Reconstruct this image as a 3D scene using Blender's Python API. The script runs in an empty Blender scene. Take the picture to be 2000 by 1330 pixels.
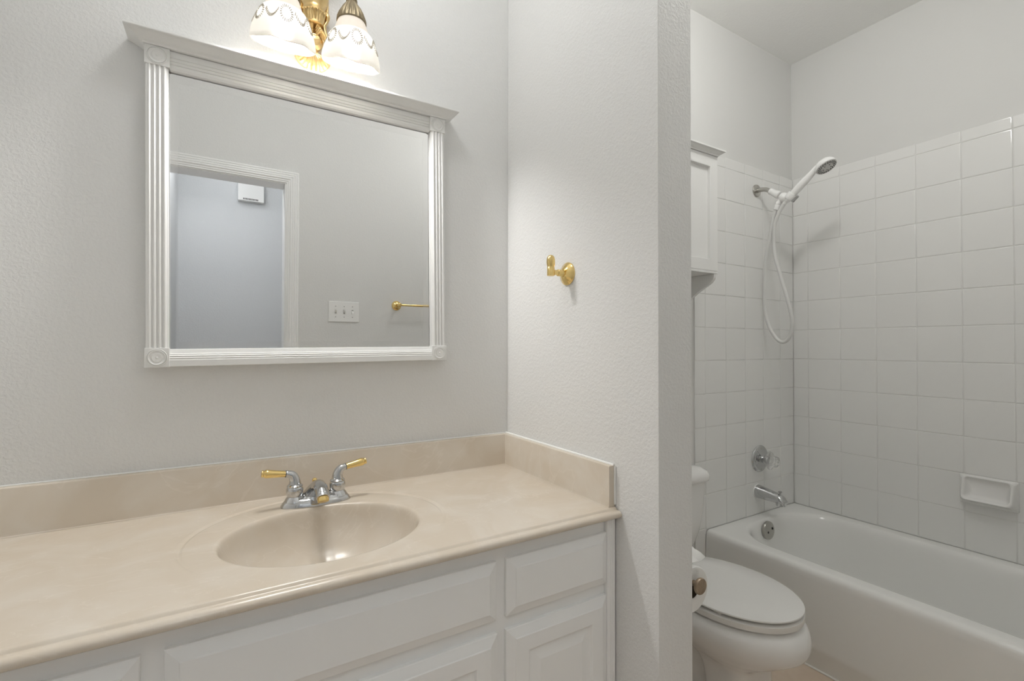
import bpy, bmesh, math, random
from mathutils import Vector, Matrix
random.seed(7)
S = bpy.context.scene
COL = S.collection
R = math.radians
PI = math.pi

# ------------------------------------------------------------------ camera, world, lights, exposure
cam_d = bpy.data.cameras.new('camera'); cam = bpy.data.objects.new('camera', cam_d); COL.objects.link(cam)
CF = Vector((0.51973472, 0.85423707, 0.01244404)); CR = Vector((0.8542911, -0.51979215, 0.00168572)); CU = Vector((-0.00790832, -0.00975471, 0.99992115))
m = Matrix((CR, CU, -CF)).transposed().to_4x4(); m.translation = Vector((-2.6221, -1.4125, 1.1943))
cam.matrix_world = m
cam_d.sensor_fit = 'HORIZONTAL'; cam_d.sensor_width = 36; cam_d.lens = 932.6 / 2000 * 36; cam_d.clip_start = 0.01
S.camera = cam
W = bpy.data.worlds.new('world'); S.world = W; W.use_nodes = True
W.node_tree.nodes['Background'].inputs[0].default_value = (0.8, 0.88, 1, 1); W.node_tree.nodes['Background'].inputs[1].default_value = 0.3
S.view_settings.view_transform = 'Standard'; S.view_settings.look = 'None'; S.view_settings.gamma = 1; S.view_settings.use_curve_mapping = False
S.view_settings.exposure = 0.0
S.cycles.max_bounces = 14; S.cycles.diffuse_bounces = 8; S.cycles.glossy_bounces = 6; S.cycles.transmission_bounces = 10
S.cycles.sample_clamp_indirect = 6
def area(name, loc, size, power, color, aim=(0, 0, -1)):
    l = bpy.data.lights.new(name, 'AREA'); l.shape = 'DISK'; l.size = size; l.energy = power; l.color = color
    o = bpy.data.objects.new(name, l); COL.objects.link(o); o.location = loc
    o.rotation_euler = Vector(aim).to_track_quat('-Z', 'Y').to_euler(); return o
def point(name, loc, radius, power, color):
    l = bpy.data.lights.new(name, 'POINT'); l.shadow_soft_size = radius; l.energy = power; l.color = color
    o = bpy.data.objects.new(name, l); COL.objects.link(o); o.location = loc; return o
BULB = 490.0
point('toilet_ceiling_lamp', (-1.23, -0.74, 2.645), 0.06, 12.6, (1, 0.99, 0.97))
point('vanity_fill_light', (-2.42, -0.46, 2.52), 0.10, 6.6, (0.98, 0.99, 1))  # added soft fill over the vanity, no fixture there
area('hall_fill_light', (-2.74, -1.93, 2.62), 0.3, 10.5, (0.97, 0.98, 1), (0, .62, -.78))  # added fill, tilted through the doorway to brighten the vanity front

# ------------------------------------------------------------------ materials
MATS = {}
def mat(name, col, rough=0.5, metal=0.0, bump=None, spec=0.5, coat=0.0, var=None):
    """bump = (scale, strength, distance, kind); var = (scale, colour2, low, high)"""
    if name in MATS: return MATS[name]
    M = bpy.data.materials.new(name); M.use_nodes = True; nt = M.node_tree; b = nt.nodes['Principled BSDF']
    b.inputs['Base Color'].default_value = (*col, 1); b.inputs['Roughness'].default_value = rough; b.inputs['Metallic'].default_value = metal
    b.inputs['Specular IOR Level'].default_value = spec; b.inputs['Coat Weight'].default_value = coat; b.inputs['Coat Roughness'].default_value = 0.08
    tc = nt.nodes.new('ShaderNodeTexCoord')
    if var:
        n = nt.nodes.new('ShaderNodeTexNoise'); n.inputs['Scale'].default_value = var[0]; n.inputs['Detail'].default_value = 6; n.inputs['Distortion'].default_value = 1.6
        nt.links.new(tc.outputs['Object'], n.inputs['Vector'])
        r = nt.nodes.new('ShaderNodeValToRGB'); r.color_ramp.elements[0].position = var[2]; r.color_ramp.elements[1].position = var[3]
        r.color_ramp.elements[0].color = (*col, 1); r.color_ramp.elements[1].color = (*var[1], 1)
        nt.links.new(n.outputs['Fac'], r.inputs['Fac']); nt.links.new(r.outputs['Color'], b.inputs['Base Color'])
    if bump:
        n = nt.nodes.new('ShaderNodeTexNoise'); n.inputs['Scale'].default_value = bump[0]; n.inputs['Detail'].default_value = 3; n.inputs['Distortion'].default_value = 0.5
        nt.links.new(tc.outputs['Object'], n.inputs['Vector'])
        out = n.outputs['Fac']
        if bump[3] == 'knock':
            r = nt.nodes.new('ShaderNodeValToRGB'); r.color_ramp.elements[0].position = 0.40; r.color_ramp.elements[1].position = 0.62
            r.color_ramp.interpolation = 'EASE'; nt.links.new(out, r.inputs['Fac']); out = r.outputs['Color']
        bp = nt.nodes.new('ShaderNodeBump'); bp.inputs['Strength'].default_value = bump[1]; bp.inputs['Distance'].default_value = bump[2]
        nt.links.new(out, bp.inputs['Height']); nt.links.new(bp.outputs['Normal'], b.inputs['Normal'])
    MATS[name] = M; return M
WALLC = (0.745, 0.745, 0.735)
M_wall = mat('textured_wall_paint', WALLC, 0.6, bump=(135, 0.21, 0.003, 'knock'), spec=0.3)
M_smooth = mat('smooth_wall_paint', (0.71, 0.71, 0.695), 0.55, bump=(120, 0.12, 0.002, 'n'), spec=0.3)
M_hall = mat('hall_wall_paint', (0.70, 0.715, 0.73), 0.6, bump=(150, 0.2, 0.003, 'knock'), spec=0.3)
M_ceil = mat('ceiling_paint', (0.90, 0.90, 0.885), 0.8, bump=(90, 0.3, 0.004, 'n'), spec=0.2)
M_trim = mat('white_trim_paint', (0.90, 0.90, 0.895), 0.3)
M_frame = mat('white_frame_paint', (0.79, 0.79, 0.775), 0.35)
M_cab = mat('white_cabinet_paint', (0.86, 0.865, 0.855), 0.34, bump=(45, 0.06, 0.002, 'n'))
M_tile = mat('white_glazed_tile', (0.80, 0.80, 0.785), 0.16, bump=(11, 0.02, 0.004, 'n'))
M_grout = mat('pale_grout', (0.76, 0.76, 0.74), 0.85)
M_tub = mat('white_enamel', (0.84, 0.84, 0.82), 0.13)
M_porc = mat('white_porcelain', (0.80, 0.795, 0.78), 0.08)
M_plast = mat('white_plastic', (0.87, 0.87, 0.86), 0.25)
M_seat = mat('white_seat_plastic', (0.78, 0.775, 0.755), 0.2)
M_marb = mat('beige_cultured_marble', (0.625, 0.550, 0.452), 0.22, var=(5.5, (0.67, 0.612, 0.53), 0.42, 0.72))
nt = M_marb.node_tree; b_ = nt.nodes['Principled BSDF']; src_ = b_.inputs['Base Color'].links[0].from_socket
tc = nt.nodes.new('ShaderNodeTexCoord'); mp = nt.nodes.new('ShaderNodeMapping'); mp.inputs['Scale'].default_value = (1.0, 1.7, 1.0); mp.inputs['Rotation'].default_value = (0, 0, 0.5)
vn = nt.nodes.new('ShaderNodeTexNoise'); vn.inputs['Scale'].default_value = 3.2; vn.inputs['Detail'].default_value = 5; vn.inputs['Distortion'].default_value = 2.2
vr = nt.nodes.new('ShaderNodeValToRGB'); cr = vr.color_ramp; cr.elements[0].position = .491; cr.elements[0].color = (0, 0, 0, 1); cr.elements[1].position = .509; cr.elements[1].color = (0, 0, 0, 1)
ce = cr.elements.new(.50); ce.color = (.22, .22, .22, 1)
vm = nt.nodes.new('ShaderNodeMixRGB'); vm.inputs['Color2'].default_value = (.80, .74, .66, 1)
nt.links.new(tc.outputs['Object'], mp.inputs['Vector']); nt.links.new(mp.outputs['Vector'], vn.inputs['Vector']); nt.links.new(vn.outputs['Fac'], vr.inputs['Fac'])
nt.links.new(vr.outputs['Color'], vm.inputs['Fac']); nt.links.new(src_, vm.inputs['Color1']); nt.links.new(vm.outputs['Color'], b_.inputs['Base Color'])
M_caulk = mat('white_caulk', (0.85, 0.85, 0.83), 0.5)
M_chrome = mat('chrome', (0.58, 0.585, 0.59), 0.09, 1.0)
M_satin = mat('satin_nickel', (0.50, 0.49, 0.46), 0.28, 1.0)
M_brass = mat('polished_brass', (0.83, 0.62, 0.26), 0.14, 1.0)
M_gold = mat('antique_gilt', (0.74, 0.55, 0.27), 0.38, 1.0, bump=(160, 0.35, 0.002, 'n'))
M_bronze = mat('antique_bronze', (0.27, 0.22, 0.14), 0.45, 0.85, bump=(200, 0.3, 0.002, 'n'))
M_copper = mat('brown_bronze_knob', (0.30, 0.23, 0.165), 0.4, 0.6, var=(60, (0.38, 0.30, 0.22), 0.4, 0.7))
M_dark = mat('dark_rubber', (0.03, 0.03, 0.03), 0.6)
M_pale = mat('pale_grey_plastic', (0.60, 0.60, 0.585), 0.3)
M_grey = mat('grey_plastic', (0.42, 0.42, 0.41), 0.3)
M_paper = mat('toilet_paper', (0.84, 0.84, 0.82), 0.95, bump=(220, 0.25, 0.002, 'n'), spec=0.1)
M_core = mat('cardboard', (0.10, 0.075, 0.05), 0.9)
M_floor = mat('tan_floor_tile', (0.64, 0.52, 0.41), 0.4, var=(9, (0.71, 0.60, 0.49), 0.35, 0.7))
M_hose = mat('ribbed_white_vinyl', (0.68, 0.68, 0.665), 0.3)

def special(name):
    M = bpy.data.materials.new(name); M.use_nodes = True; M.node_tree.nodes.clear(); return M, M.node_tree
M_mirror, nt = special('mirror_silver')
o_ = nt.nodes.new('ShaderNodeOutputMaterial'); g = nt.nodes.new('ShaderNodeBsdfGlossy'); g.inputs['Color'].default_value = (0.80, 0.805, 0.80, 1); g.inputs['Roughness'].default_value = 0.0
nt.links.new(g.outputs[0], o_.inputs[0])
M_bevel, nt = special('hazed_mirror_bevel')
o_ = nt.nodes.new('ShaderNodeOutputMaterial'); g = nt.nodes.new('ShaderNodeBsdfGlossy'); g.inputs['Color'].default_value = (0.80, 0.805, 0.80, 1); g.inputs['Roughness'].default_value = 0.03
d = nt.nodes.new('ShaderNodeBsdfDiffuse'); d.inputs[0].default_value = (0.8, 0.8, 0.8, 1); mx = nt.nodes.new('ShaderNodeMixShader'); mx.inputs[0].default_value = 0.07  # white diffuse mixed in paints a pale haze on the near-flat bevel
nt.links.new(g.outputs[0], mx.inputs[1]); nt.links.new(d.outputs[0], mx.inputs[2]); nt.links.new(mx.outputs[0], o_.inputs[0])
M_bulb, nt = special('lit_bulb')
o_ = nt.nodes.new('ShaderNodeOutputMaterial'); e = nt.nodes.new('ShaderNodeEmission'); e.inputs['Color'].default_value = (1, 0.985, 0.965, 1); e.inputs['Strength'].default_value = BULB
nt.links.new(e.outputs[0], o_.inputs[0])
M_shade, nt = special('frosted_patterned_glass')
o_ = nt.nodes.new('ShaderNodeOutputMaterial'); tr = nt.nodes.new('ShaderNodeBsdfTranslucent'); tr.inputs[0].default_value = (0.96, 0.93, 0.86, 1)
df = nt.nodes.new('ShaderNodeBsdfDiffuse'); df.inputs[0].default_value = (0.90, 0.885, 0.85, 1)
gl = nt.nodes.new('ShaderNodeBsdfGlossy'); gl.inputs['Roughness'].default_value = 0.2
m1 = nt.nodes.new('ShaderNodeMixShader'); m1.inputs[0].default_value = 0.958
m2 = nt.nodes.new('ShaderNodeMixShader'); m2.inputs[0].default_value = 0.05
nt.links.new(tr.outputs[0], m1.inputs[1]); nt.links.new(df.outputs[0], m1.inputs[2]); nt.links.new(m1.outputs[0], m2.inputs[1]); nt.links.new(gl.outputs[0], m2.inputs[2])
tp = nt.nodes.new('ShaderNodeBsdfTransparent'); m3 = nt.nodes.new('ShaderNodeMixShader'); m3.inputs[0].default_value = 0.04
nt.links.new(m2.outputs[0], m3.inputs[1]); nt.links.new(tp.outputs[0], m3.inputs[2]); nt.links.new(m3.outputs[0], o_.inputs[0])
M_neck, nt = special('dense_satin_glass')
o_ = nt.nodes.new('ShaderNodeOutputMaterial'); tr = nt.nodes.new('ShaderNodeBsdfTranslucent'); tr.inputs[0].default_value = (1, 0.90, 0.80, 1)
df = nt.nodes.new('ShaderNodeBsdfDiffuse'); df.inputs[0].default_value = (0.90, 0.84, 0.76, 1); m1 = nt.nodes.new('ShaderNodeMixShader'); m1.inputs[0].default_value = 0.972
nt.links.new(tr.outputs[0], m1.inputs[1]); nt.links.new(df.outputs[0], m1.inputs[2]); nt.links.new(m1.outputs[0], o_.inputs[0])
M_etch = mat('etched_glass_relief', (0.42, 0.38, 0.31), 0.5)
M_acryl, nt = special('clear_acrylic')
o_ = nt.nodes.new('ShaderNodeOutputMaterial'); gs = nt.nodes.new('ShaderNodeBsdfGlass'); gs.inputs['IOR'].default_value = 1.35; gs.inputs['Roughness'].default_value = 0.03
tp = nt.nodes.new('ShaderNodeBsdfTransparent'); mx = nt.nodes.new('ShaderNodeMixShader'); mx.inputs[0].default_value = 0.5
nt.links.new(gs.outputs[0], mx.inputs[1]); nt.links.new(tp.outputs[0], mx.inputs[2]); nt.links.new(mx.outputs[0], o_.inputs[0])

# ------------------------------------------------------------------ helpers
def NB(): return bmesh.new()
def root_of(o):
    while o.parent: o = o.parent
    return o
def obj(name, bm, material, parent=None, ang=35, loc=None, label=None, kind=None, wn=False):
    """links bm (world coordinates) as one mesh object; its origin is its thing's base"""
    bmesh.ops.remove_doubles(bm, verts=bm.verts, dist=1e-6)
    bmesh.ops.recalc_face_normals(bm, faces=bm.faces)
    L = Vector((0, 0, 0))
    if parent: L = root_of(parent).location
    elif loc: L = Vector(loc)
    for v in bm.verts: v.co -= L
    me = bpy.data.meshes.new(name); bm.to_mesh(me); bm.free()
    for p in me.polygons: p.use_smooth = True
    me.set_sharp_from_angle(angle=R(ang))
    me.materials.append(material)
    o = bpy.data.objects.new(name, me); COL.objects.link(o)
    if parent: o.parent = parent
    elif loc: o.location = L
    if label: o['label'] = label
    if kind: o['kind'] = kind
    if wn:
        w = o.modifiers.new('weighted_normal', 'WEIGHTED_NORMAL'); w.keep_sharp = True
    return o
def thing(name, label, cat, loc, group=None):
    o = bpy.data.objects.new(name, None); o.empty_display_size = 0.05; COL.objects.link(o); o.location = loc
    o['label'] = label; o['category'] = cat
    if group: o['group'] = group
    return o
def struct(name, bm, material, ang=35, wn=False): return obj(name, bm, material, None, ang, kind='structure', wn=wn)
def loop_bridge(bm, A, B, closed=True):
    n = len(A); last = n if closed else n - 1
    for i in range(last):
        j = (i + 1) % n
        vs = [A[i], A[j], B[j], B[i]]; u = []
        for v in vs:
            if v not in u: u.append(v)
        if len(u) >= 3:
            try: bm.faces.new(u)
            except ValueError: pass
def loft(bm, loops, cap0=True, cap1=True, closed=True):
    L = [[bm.verts.new(p) for p in lp] for lp in loops]
    for a, b in zip(L, L[1:]): loop_bridge(bm, a, b, closed)
    if cap0: bm.faces.new(L[0])
    if cap1: bm.faces.new(L[-1])
    return L
def box(bm, x0, x1, y0, y1, z0, z1, bev=0.0, seg=2):
    r = bmesh.ops.create_cube(bm, size=1)
    vs = r['verts']
    for v in vs: v.co = Vector(((x0 + x1) / 2 + v.co.x * (x1 - x0), (y0 + y1) / 2 + v.co.y * (y1 - y0), (z0 + z1) / 2 + v.co.z * (z1 - z0)))
    if bev:
        es = list({e for v in vs for e in v.link_edges})
        bmesh.ops.bevel(bm, geom=es, offset=bev, segments=seg, profile=0.5, affect='EDGES')
def basis(axis):
    w = Vector(axis).normalized(); t = Vector((0, 0, 1)) if abs(w.z) < 0.9 else Vector((1, 0, 0))
    u = w.cross(t).normalized(); v = w.cross(u); return u, v, w
def lathe(bm, c, axis, prof, n=40, caps=(True, True), mod=None):
    """prof = [(radius, distance along axis)]"""
    u, v, w = basis(axis); c = Vector(c); loops = []
    for r, h in prof:
        lp = []
        for k in range(n):
            a = 2 * PI * k / n; rr = r * (mod(a, h) if mod else 1)
            lp.append(c + w * h + (u * math.cos(a) + v * math.sin(a)) * rr)
        loops.append(lp)
    return loft(bm, loops, caps[0], caps[1])
def smooth_path(pts, sub=6):
    P = [Vector(p) for p in pts]; out = []
    for i in range(len(P) - 1):
        p0 = P[max(i - 1, 0)]; p1 = P[i]; p2 = P[i + 1]; p3 = P[min(i + 2, len(P) - 1)]
        for k in range(sub):
            t = k / sub
            out.append(0.5 * ((2 * p1) + (p2 - p0) * t + (2 * p0 - 5 * p1 + 4 * p2 - p3) * t * t + (3 * p1 - p0 - 3 * p2 + p3) * t ** 3))
    out.append(P[-1]); return out
def tube(bm, pts, rad, n=16, sub=6, sq=1.0):
    P = smooth_path(pts, sub) if sub > 1 else [Vector(p) for p in pts]
    if not hasattr(rad, '__len__'): rr = [rad] * len(P)
    else:
        rr = []
        for i in range(len(P)):
            f = i / (len(P) - 1) * (len(rad) - 1); k = min(int(f), len(rad) - 2); rr.append(rad[k] + (rad[k + 1] - rad[k]) * (f - k))
    t0 = (P[1] - P[0]).normalized(); u, v, w = basis(t0); loops = []
    for i, p in enumerate(P):
        t = (P[min(i + 1, len(P) - 1)] - P[max(i - 1, 0)]).normalized()
        q = w.rotation_difference(t); u = q @ u; v = q @ v; w = t
        loops.append([p + (u * math.cos(2 * PI * k / n) * sq + v * math.sin(2 * PI * k / n)) * rr[i] for k in range(n)])
    return loft(bm, loops)
def extrude_poly(bm, pts, d):
    """pts a planar polygon, d the extrusion vector"""
    d = Vector(d); loft(bm, [[Vector(p) for p in pts], [Vector(p) + d for p in pts]])
def rrect(x0, x1, y0, y1, r, n=8):
    out = []
    for cx, cy, a0 in ((x1 - r, y1 - r, 0), (x0 + r, y1 - r, 90), (x0 + r, y0 + r, 180), (x1 - r, y0 + r, 270)):
        for k in range(n + 1):
            a = R(a0 + 90 * k / n); out.append((cx + r * math.cos(a), cy + r * math.sin(a)))
    return out
def face_y(bm, x0, x1, z0, z1, prof):
    """nested rectangles on a face that looks to -y: prof = [(inset, y)]"""
    loft(bm, [[(x0 + i, y, z0 + i), (x1 - i, y, z0 + i), (x1 - i, y, z1 - i), (x0 + i, y, z1 - i)] for i, y in prof], cap0=True)
def sweep(bm, prof, path, closed=False, caps=True):
    """prof(k) gives the cross-section points at path node k"""
    loft(bm, [prof(k) for k in range(len(path))], caps, caps)

# ------------------------------------------------------------------ the room shell
CEIL = 2.725; XL = -3.07; YF = -1.45; PX0, PX1, PY = -1.782, -1.668, -0.666
bm = NB(); box(bm, XL - .1, .12, -2.6, .12, -.1, 0); struct('floor', bm, M_floor)
bm = NB(); box(bm, -4.2, .3, -2.7, .3, CEIL, CEIL + .1); struct('ceiling', bm, M_ceil)
bm = NB(); box(bm, XL - .1, PX0 + .05, 0, .1, 0, CEIL); struct('wall_mirror', bm, M_wall)
bm = NB(); box(bm, PX0 + .05, .11, 0, .1, 0, CEIL); struct('wall_back', bm, M_smooth)
bm = NB(); box(bm, .008, .11, -1.65, 0, 0, CEIL); struct('wall_right', bm, M_smooth)
bm = NB(); box(bm, XL - .1, XL, -1.565, 0, 0, CEIL); struct('wall_left', bm, M_wall)
bm = NB(); box(bm, PX0, PX1, PY, 0, 0, CEIL, 0.0025); struct('wall_partition', bm, M_wall, wn=True)
DX0, DX1, DZ = -2.96, -2.3255, 2.0765
bm = NB(); box(bm, XL, DX0, YF - .115, YF, 0, CEIL); box(bm, DX1, -.80, YF - .115, YF, 0, CEIL); box(bm, DX0, DX1, YF - .115, YF, DZ, CEIL)
box(bm, -.80, .008, -1.65, -1.53, 0, CEIL); box(bm, -.88, -.80, -1.65, YF - .115, 0, CEIL)
struct('wall_front', bm, M_wall)
bm = NB(); box(bm, -4.1, -.9, -2.55, -2.45, 0, CEIL); struct('wall_hall', bm, M_hall)
bm = NB(); box(bm, -2.98, -2.88, -2.45, -1.60, 0, CEIL); struct('wall_hall_left', bm, M_hall)
bm = NB(); box(bm, -1.0, -.9, -2.45, -1.65, 0, CEIL); struct('wall_hall_right', bm, M_hall)
bm = NB(); box(bm, -4.2, -3.05, -2.6, -1.565, 0, CEIL); bm.free()

# tiled surround: one mesh a wall, each tile a low pillow over the grout bed
T = 0.1524; ROW0 = 2.045
def tile(bm, fn, a0, a1, b0, b1, h=0.0022, g=0.0011):
    j = [random.uniform(-.00012, .00012) for _ in range(2)]
    def P(a, b, d): return fn(a, b, d + (j[0] * (a - (a0 + a1) / 2) + j[1] * (b - (b0 + b1) / 2)) * 8)
    ls = []
    for i, d in ((g, -.001), (g, h - .0012), (g + .0006, h - .0004), (g + .002, h), (g + .005, h)):
        ls.append([P(a0 + i, b0 + i, d), P(a1 - i, b0 + i, d), P(a1 - i, b1 - i, d), P(a0 + i, b1 - i, d)])
    loft(bm, ls, cap0=False)
def tile_wall(bm, fn, cols, rows):
    for a0, a1 in zip(cols, cols[1:]):
        for b0, b1 in zip(rows, rows[1:]): tile(bm, fn, min(a0, a1), max(a0, a1), min(b0, b1), max(b0, b1))
rows = [ROW0 + .05] + [ROW0 - T * k for k in range(0, 11)] + [.362]
cols = [-.7334 + T * k for k in range(0, 5)] + [-.0005]
fe = lambda a, b, d: (a, -.0058 - d, b)
bm = NB(); tile_wall(bm, fe, cols, rows)
tile_wall(bm, fe, [-.807, -.7334], [ROW0 + .05] + [ROW0 - T * k for k in range(0, 14)] + [.002])
tw = struct('wall_back_tile', bm, M_tile, 60)
bm = NB(); box(bm, -.806, 0, -.0062, .001, .002, ROW0 + .049); obj('grout', bm, M_grout, tw)
fl_ = lambda a, b, d: (.0022 - d, a, b)
cols = [-.0085, -.084] + [-.084 - T * k for k in range(1, 10)] + [-1.528]
bm = NB(); tile_wall(bm, fl_, cols, rows); tw = struct('wall_right_tile', bm, M_tile, 60)
bm = NB(); box(bm, .0018, .009, -1.528, -.006, .36, ROW0 + .049); obj('grout', bm, M_grout, tw)

# door casing round the doorway behind the camera (seen in the mirror): fluted, mitred
def casing_prof(ox, oz, sx, sz):
    pass
bm = NB()
CW = .82
pr = [(0, 0)]
for k in range(4):
    a = .004 + k * .0135
    pr += [(a, .014), (a + .003, .0165), (a + .0095, .0165), (a + .0125, .0135)]
pr += [(.060, .012), (.066, .012), (.070, .009), (.0778, .008), (.0778, 0)]
xo0, xo1, zo = DX0 - .055, -2.2665, 2.133
def cs(k):
    out = []
    for a, d in [(a_ * CW, d_) for a_, d_ in pr]:
        if k == 0: out.append((xo1 - a, YF + d, 0))
        if k == 1: out.append((xo1 - a, YF + d, zo - a))
        if k == 2: out.append((xo0 + a, YF + d, zo - a))
        if k == 3: out.append((xo0 + a, YF + d, 0))
    return out
loft(bm, [cs(k) for k in range(4)]); struct('trim_1', bm, M_trim, 25)
bm = NB(); box(bm, DX0, DX0 + .012, YF - .115, YF, 0, DZ - .012); box(bm, DX1 - .012, DX1, YF - .115, YF, 0, DZ - .012); box(bm, DX0, DX1, YF - .115, YF, DZ - .012, DZ)
struct('trim_2', bm, M_trim)

# ------------------------------------------------------------------ mirror
MX = -2.399; MHW = .372; MZ0, MZ1, MZB = 1.1477, 1.8525, 1.895
mir = thing('framed_mirror', 'large white framed wall mirror with fluted sides and crown top above the vanity', 'mirror', (MX, 0, MZ0))
GX0, GX1, GZ0, GZ1 = -2.727, -2.0735, 1.189, 1.8490
bm = NB(); box(bm, GX0 - .012, GX1 - .0020, -.025, -.012, GZ0 - .012, GZ1 - .0028); obj('mirror_glass', bm, M_mirror, mir, label='clear silvered mirror glass')
BVW = .019
bm = NB(); a_, b_, c_, d_ = GX0 - .001, GX1 - .0025, GZ0 - .001, GZ1 - .0033
loft(bm, [[(a_ + i, y, c_ + i), (b_ - i, y, c_ + i), (b_ - i, y, d_ - i), (a_ + i, y, d_ - i)] for i, y in ((0, -.02505), (0, -.0251), (BVW, -.02513), (BVW, -.02505))], False, False)
obj('bevelled_edge', bm, M_bevel, mir, label='bevelled edge of the mirror glass')
bm = NB(); box(bm, GX0 - .02, GX1 + .02, -.0115, -.001, GZ0 - .02, GZ1 + .02); obj('backing_board', bm, M_dark, mir)
def reeds(w, n, y0, amp, e0=.003, e1=.003):
    """cross-section offsets (a, y) of a reeded strip of width w facing -y"""
    pts = [(0, -.004), (0, y0 + .004), (.0015, y0 + .001)]
    p = (w - e0 - e1) / n
    for k in range(n):
        for q in range(7):
            t = q / 6; pts.append((e0 + p * (k + .08 + .84 * t), y0 - amp * math.sin(PI * t)))
    pts += [(w - .0015, y0 + .001), (w, y0 + .004), (w, -.004)]
    return pts
PWD = .0445
for s, x0 in ((0, MX - MHW), (1, MX + MHW - PWD)):
    cs_ = reeds(PWD, 4, -.0375, .0035)
    if s: cs_ = [(PWD - a, y) for a, y in cs_][::-1]
    bm = NB(); loft(bm, [[(x0 + a, y, z) for a, y in cs_] for z in (MZ0 + .043, MZ1)]); obj('side_post', bm, M_frame, mir, 25)
    # inner slip next to the glass
    bm = NB(); xi0, xi1 = (x0 + PWD, GX0) if not s else (GX1, x0)
    if not s: pl = [(xi0, -.030), (xi0 + .001, -.032), (GX0 + .0005, -.0265), (GX0 + .0005, -.012), (xi0, -.012)]
    else: pl = [(xi1, -.030), (xi1 - .001, -.032), (GX1 - .0005, -.0265), (GX1 - .0005, -.012), (xi1, -.012)]
    loft(bm, [[(a, y, z) for a, y in pl] for z in (GZ0 - .002, GZ1 + .002)]); obj('glass_stop', bm, M_frame, mir)
def rosette(bm, x, z, y, r):
    lathe(bm, (x, y, z), (0, -1, 0), [(r * 1.06, -.001), (r * 1.05, .0012), (r * 1.0, .0016), (r * .975, .0014), (r * .965, .0001), (r * .905, .0001), (r * .895, .0016), (r * .84, .0020), (r * .74, .0012), (r * .66, .0006), (r * .58, .0007), (r * .5, .0015), (r * .3, .0013), (r * .14, .0010), (r * .09, .0018), (.0002, .0020)], 40)
for (bx0, bx1, bz0, bz1, yy) in ((MX - MHW - .001, MX - MHW + .0475, MZ1 - .001, MZB, -.042), (MX + MHW - .0475, MX + MHW + .001, MZ1 - .001, MZB, -.042),
                                 (MX - MHW - .002, MX - MHW + .0455, MZ0, MZ0 + .0455, -.042), (MX + MHW - .0455, MX + MHW + .002, MZ0, MZ0 + .0455, -.042)):
    bm = NB(); box(bm, bx0, bx1, yy, -.002, bz0, bz1, .0012); cx, cz = (bx0 + bx1) / 2, (bz0 + bz1) / 2
    b_ = obj('corner_block', bm, M_frame, mir, wn=True)
    # grey groove ring and turned rosette
    bm = NB(); rosette(bm, cx, cz, yy, .0193); obj('rosette', bm, M_frame, b_, 30)
def rail(name, x0, x1, pts):
    bm = NB(); loft(bm, [[(x, y, z) for y, z in pts] for x in (x0, x1)]); return obj(name, bm, M_frame, mir, 25)
# header rail: flat, then stepped beads going back to the glass
hz = MZB
rail('header_rail', MX - MHW + .0475, MX + MHW - .0475, [(-.003, hz), (-.0345, hz), (-.0355, hz - .004), (-.0365, hz - .0155), (-.0352, hz - .0165), (-.0352, hz - .0178), (-.0362, hz - .0186), (-.0358, hz - .0235), (-.0345, hz - .0243), (-.0345, hz - .0256), (-.0353, hz - .0264), (-.0345, hz - .0305), (-.0330, hz - .0312), (-.0330, hz - .0325), (-.0340, hz - .0335), (-.0346, hz - .0385), (-.0325, hz - .0440), (-.029, hz - .0462), (-.026, hz - .0465), (-.003, hz - .0465)])
bz = MZ0 + .001
rail('bottom_rail', MX - MHW + .0455, MX + MHW - .0455, [(-.003, bz), (-.0385, bz), (-.0395, bz + .001), (-.0395, bz + .0155), (-.038, bz + .0165), (-.0375, bz + .018), (-.0385, bz + .0205), (-.0365, bz + .022), (-.037, bz + .0255), (-.035, bz + .027), (-.0345, bz + .030), (-.030, bz + .031), (-.0275, bz + .0405), (-.026, bz + .0415), (-.003, bz + .0415)])
# crown: ogee swept round three sides
cp = [(0, 0), (.002, .0005), (.0045, .0035), (.0075, .0045), (.014, .0085), (.024, .0135), (.031, .0165), (.033, .0168), (.0345, .0185), (.0345, .0225), (0, .0225)]
bx0, bx1, by = MX - MHW - .001, MX + MHW + .001, -.042
def crown(k):
    out = []
    for d, h in cp:
        z = MZB + h
        out.append([(bx0 - d, -.001, z), (bx0 - d, by - d, z), (bx1 + d, by - d, z), (bx1 + d, -.001, z)][k])
    return out
bm = NB(); loft(bm, [crown(k) for k in range(4)]); box(bm, bx0, bx1, by, -.001, MZB + .001, MZB + .0224)
obj('crown_moulding', bm, M_frame, mir, 28)
mir.rotation_euler = (0, R(-.6), 0)

# ------------------------------------------------------------------ vanity light
LX = -2.4125
vl = thing('vanity_light', 'antique gilt wall light with two glowing frosted glass bell shades above the mirror', 'wall light', (LX, 0, 1.945))
def sil(pts): return [(x, z) for x, z in pts] + [(-x, z) for x, z in pts[::-1]]
def slab(bm, pts, y0, y1, bev=.003):
    loft(bm, [[(LX + x, y1, z) for x, z in pts], [(LX + x, y0 + bev, z) for x, z in pts], [(LX + x * .93, y0, z) for x, z in pts]])
bm = NB(); slab(bm, sil([(.002, 1.953), (.018, 1.955), (.034, 1.966), (.046, 1.984), (.040, 1.990), (.026, 1.997), (.012, 2.004), (.014, 2.022), (.030, 2.036), (.040, 2.052), (.036, 2.066), (.033, 2.10), (.040, 2.125), (.040, 2.20), (.030, 2.24), (.012, 2.27), (.003, 2.275)]), -.012, -.0005); obj('backplate', bm, M_gold, vl)
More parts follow.
